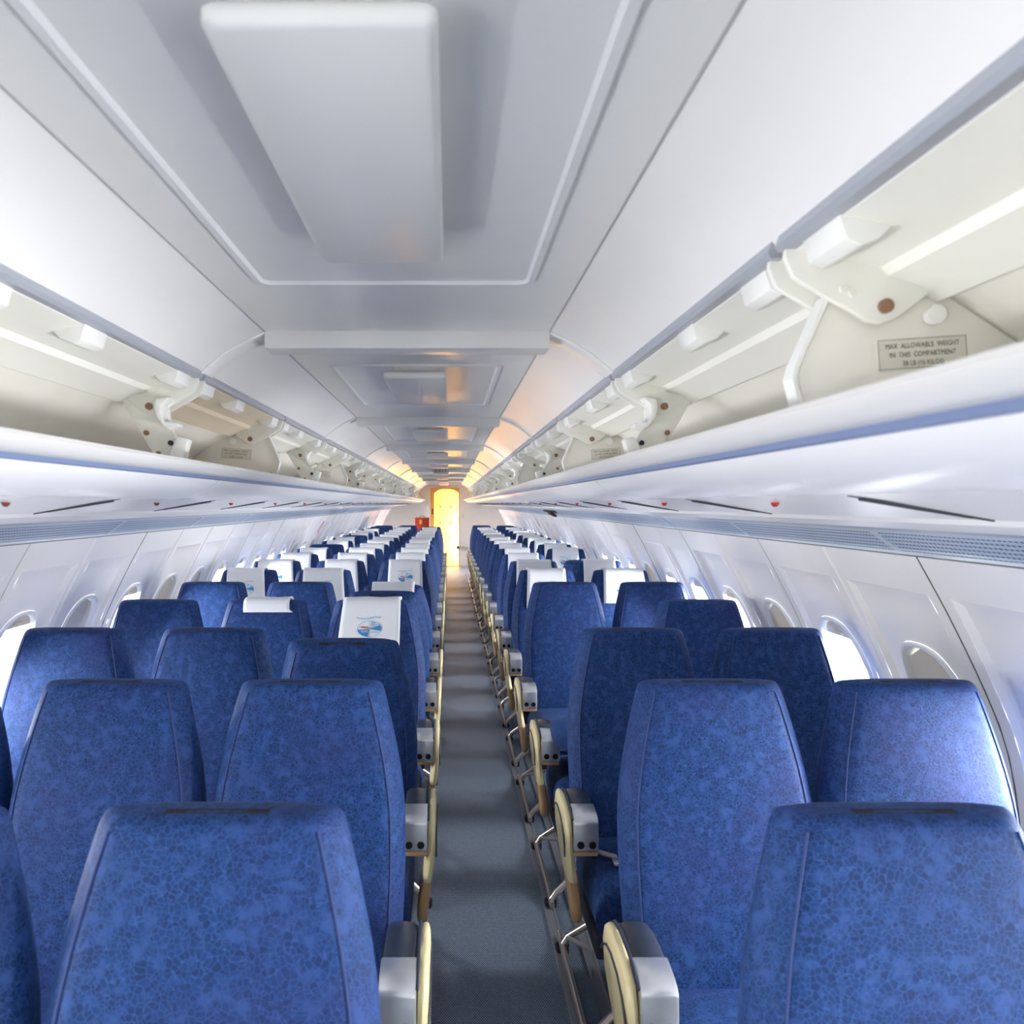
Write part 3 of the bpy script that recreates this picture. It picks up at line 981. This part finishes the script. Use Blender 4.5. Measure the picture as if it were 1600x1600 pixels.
def back_ring(z, w, t):
    y = axis_y(z)
    f = -t / 2
    half = [(0.0, f - 0.008), ((w - 0.05) * 0.55, f - 0.006), (w - 0.045, f - 0.001), (w - 0.035, f + 0.003), (w - 0.018, f + 0.022), (w - 0.005, f + 0.042), (w, f + 0.060),
            (w - 0.004, t / 2 - 0.022), (w - 0.022, t / 2 - 0.003), ((w - 0.03) * 0.5, t / 2)]
    left = [(-x, q) for x, q in half[1:]][::-1]
    return [(x, y + q - PIV.y, z - PIV.z) for x, q in half + [(0, t / 2)] + left]


def make_back():
    mb = MB()
    rs = [back_ring(z, w, t) for z, w, t in PROF]
    c = [(p[0] * 0.90, axis_y(TOPZ) - PIV.y + (p[1] - axis_y(1.087) + PIV.y) * 0.72, TOPZ - PIV.z + 0.004) for p in rs[-1]]
    c2 = [(p[0] * 0.55, axis_y(TOPZ) - PIV.y + (p[1] - axis_y(1.087) + PIV.y) * 0.35, TOPZ - PIV.z + 0.006) for p in rs[-1]]
    mb.rings(rs + [c, c2])
    return mb


def front_y(z):   # local to the pivot: surface of the front panel at the middle
    w, t = prof(z)
    return axis_y(z) - t / 2 - 0.008 - PIV.y


def make_seat(s, kind):
    """s: side of the cabin; the aisle is on local -s"""
    t = empty('passenger_seat', (0, 0, 0), 'x', 'seat')
    b = make_back().build('backrest', [M['fabric']], t, subsurf=1, smooth=60)
    b.location = PIV
    # piping along the front panel
    for q in (-1, 1):
        mb = MB()
        pts = []
        for z in [0.44 + (1.075 - 0.44) * i / 18 for i in range(19)]:
            w, th = prof(z)
            pts.append((q * (w - 0.033), axis_y(z) - th / 2 + 0.0048 - PIV.y, z - PIV.z))
        mb.tube(pts, 0.0022, 6)
        mb.build('piping', M['piping'], b, smooth=70)
    mb = MB()
    mb.add([(-0.072, -0.022, 0), (0.072, -0.022, 0), (0.072, -0.008, 0.001), (-0.072, -0.008, 0.001), (-0.072, -0.022, 0.004), (0.072, -0.022, 0.004), (0.072, -0.008, 0.005), (-0.072, -0.008, 0.005)],
           [(0, 1, 2, 3), (4, 5, 6, 7), (0, 1, 5, 4), (1, 2, 6, 5), (2, 3, 7, 6), (3, 0, 4, 7)])
    vz = mb.build('velcro_strip', M['velcro'], b)
    vz.location = (0, 0.105, TOPZ - PIV.z + 0.001)
    # cushion: rounded block
    mb = MB()
    cw = 0.222
    cs = [(-0.505, 0.30, 0.385), (-0.515, 0.31, 0.425), (-0.495, 0.30, 0.455), (-0.46, 0.29, 0.462), (-0.30, 0.29, 0.452), (-0.15, 0.29, 0.445), (-0.085, 0.29, 0.44)]
    rs = []
    for y, z0, z1 in cs:
        m = (z0 + z1) / 2
        rs.append([(-cw + 0.02, y, z0), (0, y, z0), (cw - 0.02, y, z0), (cw, y, m - 0.03), (cw, y, m + 0.03), (cw - 0.022, y, z1), (cw * 0.5, y, z1 + 0.006), (0, y, z1 + 0.008), (-cw * 0.5, y, z1 + 0.006), (-cw + 0.022, y, z1), (-cw, y, m + 0.03), (-cw, y, m - 0.03)])
    mb.rings(rs)
    mb.build('seat_cushion', M['fabric'], t, subsurf=1, smooth=60)
    mb = MB(); mb.box(-0.215, 0.215, -0.49, -0.06, 0.235, 0.30)
    mb.build('seat_pan', M['dark'], t, bevel=0.01)
    # legs: floor rail and splayed struts
    q = -s
    xi, xo = q * 0.245, -q * 0.02
    if True:
        if kind == 'aisle':
            mb = MB(); mb.tube([(xi, -0.56, 0.022), (xi, -0.30, 0.026), (xi, 0.06, 0.022)], 0.011); mb.build('floor_rail', M['steel'], t, smooth=60)
            for y, yo in ((-0.52, -0.46), (-0.02, -0.10)):
                mb = MB(); mb.tube([(xi, y, 0.02), (xi - q * 0.02, y, 0.05), (xo, yo, 0.25)], 0.013); mb.build('leg', M['steel'], t, smooth=60)
            mb = MB(); mb.tube([(xi - q * 0.01, 0.03, 0.03), (xi - q * 0.09, -0.54, 0.25)], 0.007); mb.build('brace', M['steel'], t, smooth=60)
            for y in (-0.52, -0.02):
                mb = MB(); mb.cyl((xi, y, 0.012), (0, 0, 1), 0.024, 0.024); mb.build('foot', M['lock'], t, smooth=50)
        else:
            for y in (-0.48, -0.08):
                mb = MB(); mb.tube([(0, y, 0.0), (0, y, 0.25)], 0.014); mb.build('leg', M['steel'], t, smooth=60)
    if kind == 'aisle':
        # cream side panel lofted from the arm top down to its rounded foot
        def ring(z, y0, y1, x0, x1):
            cy, cx, hy, hx = (y0 + y1) / 2, (x0 + x1) / 2, (y1 - y0) / 2, (x1 - x0) / 2
            out = []
            for i in range(16):
                a = 2 * PI * i / 16
                ca, sa = math.cos(a), math.sin(a)
                out.append((q * (cx + hx * math.copysign(abs(ca) ** 0.45, ca)), cy + hy * math.copysign(abs(sa) ** 0.6, sa), z))
            return out
        mb = MB()
        mb.rings([ring(0.626, -0.32, -0.24, 0.274, 0.288), ring(0.620, -0.375, -0.205, 0.272, 0.291), ring(0.600, -0.418, -0.175, 0.270, 0.293), ring(0.565, -0.428, -0.158, 0.268, 0.294),
                  ring(0.52, -0.428, -0.165, 0.266, 0.293), ring(0.47, -0.424, -0.20, 0.260, 0.289), ring(0.42, -0.418, -0.245, 0.252, 0.283)])
        ar = mb.build('armrest', M['cream'], t, smooth=50)
        mb = MB()
        mb.rings([ring(0.425, -0.417, -0.243, 0.2515, 0.2825), ring(0.38, -0.410, -0.280, 0.244, 0.277), ring(0.34, -0.402, -0.312, 0.238, 0.272), ring(0.305, -0.394, -0.330, 0.236, 0.270),
                  ring(0.288, -0.384, -0.342, 0.240, 0.266), ring(0.282, -0.374, -0.352, 0.246, 0.260)])
        mb.build('arm_support', M['tan'], ar, smooth=50)  # lower end of the cream panel, its shade coloured in
        # pad
        topc = [(-0.352, 0.627), (-0.30, 0.633), (-0.25, 0.632), (-0.21, 0.624), (-0.18, 0.607), (-0.162, 0.58), (-0.155, 0.55)]
        rs = []
        for i, (y, z) in enumerate(topc):
            rs.append([(q * 0.200, y, z - 0.05 if i < 5 else z - 0.03), (q * 0.200, y, z - 0.012), (q * 0.208, y, z - 0.003), (q * 0.233, y, z), (q * 0.258, y, z - 0.003), (q * 0.267, y, z - 0.012), (q * 0.267, y, z - 0.05 if i < 5 else z - 0.03)])
        mb = MB(); mb.rings(rs); mb.build('arm_pad', M['pad'], ar, smooth=60)
        # chrome end cap with two sockets
        capp = [(-0.352, 0.628), (-0.40, 0.620), (-0.424, 0.611), (-0.434, 0.598), (-0.436, 0.520), (-0.428, 0.514), (-0.352, 0.522)]
        mb = MB(); mb.prism_x(capp, q * 0.198, q * 0.2695)
        ec = mb.build('end_cap', M['chrome'], ar, bevel=0.004)
        mb = MB()
        for x in (0.216, 0.250):
            mb.cyl((q * x, -0.436, 0.538), (0, 1, 0), 0.0105, 0.006)
        mb.build('socket', M['hole'], ec, smooth=50)
        mb = MB(); mb.prism_x([(-0.352, 0.522), (-0.426, 0.514), (-0.424, 0.500), (-0.352, 0.504)], q * 0.198, q * 0.2695)
        mb.build('cap_base', M['tan'], ar, bevel=0.003)
        mb = MB(); mb.tube([(q * 0.2945, y, z) for y, z in ((-0.425, 0.50), (-0.415, 0.535), (-0.385, 0.566), (-0.34, 0.585), (-0.28, 0.592), (-0.23, 0.585), (-0.19, 0.565), (-0.168, 0.545))], 0.0028, 6)
        mb.tube([(q * 0.2715, y, z) for y, z in ((-0.425, 0.606), (-0.38, 0.624), (-0.32, 0.631), (-0.25, 0.631), (-0.205, 0.621), (-0.172, 0.60))], 0.0035, 6)
        mb.build('trim_line', M['pad'], ar, smooth=60)
    return t


SX = {(-1, 'aisle'): -0.332, (-1, 'middle'): -0.808, (-1, 'window'): -1.285, (1, 'aisle'): 0.628, (1, 'window'): 1.104}
TILT = {(-1, 'aisle', 3): 20, (-1, 'aisle', 5): 27, (-1, 'aisle', 6): 36, (1, 'aisle', 4): 82, (1, 'window', 8): 30}
ROW = lambda r: 1.125 + 0.81 * (r - 1)
sp = {k: make_seat(*k) for k in SX}
cache_kids()
BACKS = {}
used = set()
random.seed(11)
for r in range(1, 20):
    for k in SX:
        s, kind = k
        if r == 1 and kind == 'window':
            continue
        if k == (-1, 'aisle') and r == 19:
            continue
        o = sp[k] if k not in used else copy_tree(sp[k])
        used.add(k)
        o.location = (SX[k] + (0.012 if (r == 1 and s < 0) else 0.012 if (r == 2 and k == (-1, 'window')) else 0), ROW(r), 0)
        tl = TILT.get((s, kind, r))
        if tl is None:
            tl = random.uniform(-1.2, 1.2) if r > 3 else 0
        bk = [c for c in SC.objects if c.parent == o and c.name.startswith('backrest')][0]
        bk.rotation_euler = (math.radians(tl), 0, 0)
        if tl > 60:
            bk.location = (0, -0.115, 0.515)
        BACKS[(s, kind, r)] = (o, bk)
        look = 'blue %s seat' % kind
        if tl > 60: look = 'blue %s seat folded flat' % kind
        elif tl > 10: look = 'blue %s seat tipped forward' % kind
        tag(o, '%s, %s from the front, %s side' % (look, ORD[r], SIDE[s]), 'seat', 'blue passenger seats')
# loose seat belt on the cushion of the third row aisle seat, two-seat side
o = BACKS[(1, 'aisle', 3)][0]
mb = MB()
mb.rings([[(x, y, z), (x, y + 0.03, z), (x, y + 0.03, z + 0.004), (x, y, z + 0.004)] for x, y, z in ((-0.205, -0.20, 0.45), (-0.205, -0.26, 0.458), (-0.17, -0.34, 0.466), (-0.13, -0.38, 0.470))])
bl = mb.build('seat_belt', M['belt'], o)
mb = MB(); mb.box(-0.15, -0.085, -0.42, -0.375, 0.470, 0.478); mb.box(-0.125, -0.105, -0.41, -0.385, 0.4775, 0.4795, 1)
mb.build('buckle', [M['chrome'], M['hole']], bl, bevel=0.002)

# ------------------------------------------------------------------ headrest covers
random.seed(21)


def cover_mesh(w, dn, back, skew, seed):
    """a cloth strip folded over the top of the back, in backrest coordinates"""
    rnd = random.Random(seed)
    path = []
    zt = TOPZ - PIV.z
    n = 9
    for i in range(n):
        z = TOPZ - 0.030 - dn * (1 - i / (n - 1))
        path.append((front_y(z) - 0.006, z - PIV.z))
    yt = axis_y(TOPZ) - PIV.y
    path += [(yt - 0.055, zt - 0.012), (yt - 0.048, zt + 0.004), (yt - 0.030, zt + 0.014), (yt, zt + 0.016), (yt + 0.030, zt + 0.014), (yt + 0.048, zt + 0.002), (yt + 0.054, zt - 0.02)]
    for i in range(4):
        z = TOPZ - 0.04 - back * (i + 1) / 4
        wd_, th = prof(z)
        path.append((axis_y(z) + th / 2 + 0.006 - PIV.y, z - PIV.z))
    m = 12
    rows = []
    for i, (y, z) in enumerate(path):
        row = []
        f = max(0, 1 - i / 9)
        ww = w * (1 + 0.08 * f)
        for j in range(m + 1):
            x = -ww + 2 * ww * j / m + skew * f
            # the top corners of the back are rounded: cloth follows
            ex = max(0, abs(x) - 0.125)
            row.append((x, y - 0.0015 * math.sin(j * 1.3 + seed) * f, z + 0.003 * math.sin(j * 0.9 + seed * 2) * (1 if 9 <= i <= 13 else 0) * 0.5 - ex * 0.3))
        rows.append(row)
    mb = MB()
    N = m + 1
    vs = [p for r in rows for p in r]
    fs = [(a * N + j, a * N + j + 1, (a + 1) * N + j + 1, (a + 1) * N + j) for a in range(len(rows) - 1) for j in range(m)]
    mb.add(vs, fs)
    return mb


def make_cover(w, dn, back, skew, seed, emblem=True):
    mb = cover_mesh(w, dn, back, skew, seed)
    o = mb.build('headrest_cover', M['cloth'], smooth=80, normals=True)
    md = o.modifiers.new('thickness', 'SOLIDIFY')
    md.thickness = 0.0016
    md.offset = 0
    if emblem:
        mb = MB()
        cz = TOPZ - 0.112

        def P(x, z, d=0.0):
            return (x + skew * 0.6, front_y(cz + z) - 0.0095 - d, cz + z - PIV.z)
        rx, ry, n = 0.052, 0.034, 40
        el = lambda a, k=1.0: (rx * k * math.cos(a), ry * k * math.sin(a))
        ring = [el(2 * PI * i / n) for i in range(n)]
        rin = [el(2 * PI * i / n, 0.965) for i in range(n)]
        mb.add([P(*p) for p in ring] + [P(*p) for p in rin], [(i, (i + 1) % n, (i + 1) % n + n, i + n) for i in range(n)], 0)

        def wedge(a0, a1, mi, d=0.0):
            pts = [(0.0, 0.0)] + [el(math.radians(a0 + (a1 - a0) * i / 14), 0.97) for i in range(15)]
            pts2 = []
            for u in (0.001, 0.5, 1.0):
                pts2.append([P(p[0] * u, p[1] * u, d) for p in pts[1:]])
            for a in range(2):
                mb.add(pts2[a] + pts2[a + 1], [(i, i + 1, i + 16, i + 15) for i in range(14)], mi)
        wedge(186, 264, 0)
        wedge(-14, 28, 0)
        wedge(62, 78, 1)
        wedge(28, 48, 1)
        mb.add([P(-0.042, 0.006, 0.0004), P(-0.030, 0.0115, 0.0004), P(-0.004, 0.007, 0.0004), P(0.002, 0.002, 0.0004), P(-0.02, 0.003, 0.0004)], [(0, 1, 2, 3, 4)], 2)
        vs, fs = T_ROM
        mb.add([P(v[0] - 0.021, v[1] - 0.011, 0.0006) for v in vs], fs, 3)
        vs, fs = T_AVIA
        mb.add([P(v[0] + 0.024, v[1] - 0.013, 0.0006) for v in vs], fs, 0)
        # the faint line of slogan above the emblem, too small to read
        x = -0.056
        while x < 0.052:
            l = random.choice([0.006, 0.008, 0.011])
            zc = 0.046 + 0.004 * math.sin(x * 60)
            mb.add([P(x, zc - 0.003), P(x + l, zc - 0.003), P(x + l, zc + 0.003), P(x, zc + 0.003)], [(0, 1, 2, 3)], 1)
            x += l + random.choice([0.003, 0.003, 0.008])
        mb.build('printed_emblem', [M['logo_blue'], M['logo_pale'], M['logo_red'], M['logo_white']], o, normals=False)
    return o


T_ROM = text2d('ROM', 0.013)
T_AVIA = text2d('AVIA', 0.012)
variants = [make_cover(0.122, 0.20, 0.10, 0.0, 1), make_cover(0.126, 0.185, 0.12, -0.014, 2), make_cover(0.118, 0.21, 0.09, 0.010, 3), make_cover(0.128, 0.17, 0.13, 0.005, 4)]
sliver = make_cover(0.10, 0.012, 0.16, 0.01, 5, emblem=False)
cache_kids()
spec = {}
for r in range(6, 19):
    for k in SX:
        spec[(k[0], k[1], r)] = random.randrange(4)
for k in list(spec):
    if k[1] == 'window' and k[0] < 0 and (k[2] in (10, 13) or k[2] > 16): del spec[k]
    elif k[2] > 17: del spec[k]
    elif k == (1, 'window', 8): del spec[k]
spec[(-1, 'aisle', 4)] = 1
spec[(-1, 'middle', 4)] = 9
spec[(-1, 'aisle', 7)] = 0
spec[(1, 'aisle', 6)] = 0
usedv = set()
bpy.context.view_layer.update()
for k, v in sorted(spec.items(), key=lambda q: (q[0][2], q[0][0], q[0][1])):
    src = sliver if v == 9 else variants[v]
    c = src if v not in usedv else copy_tree(src)
    usedv.add(v)
    so, bk = BACKS[k]
    c.matrix_world = Matrix.Translation(so.location) @ Matrix.Translation(bk.location) @ Matrix.Rotation(bk.rotation_euler.x, 4, 'X') @ Matrix.Translation((random.uniform(-0.012, 0.012), 0, 0))
    tag(c, 'white headrest cover %s the %s %s seat from the front, %s side' % ('flipped behind' if v == 9 else 'on', ORD[k[2]], k[1], SIDE[k[0]]), 'headrest cover', 'white headrest covers')
for i, v in enumerate(variants):
    if i not in usedv:
        for ch in KIDS.get(v.name, []):
            bpy.data.objects.remove(ch)
        bpy.data.objects.remove(v)
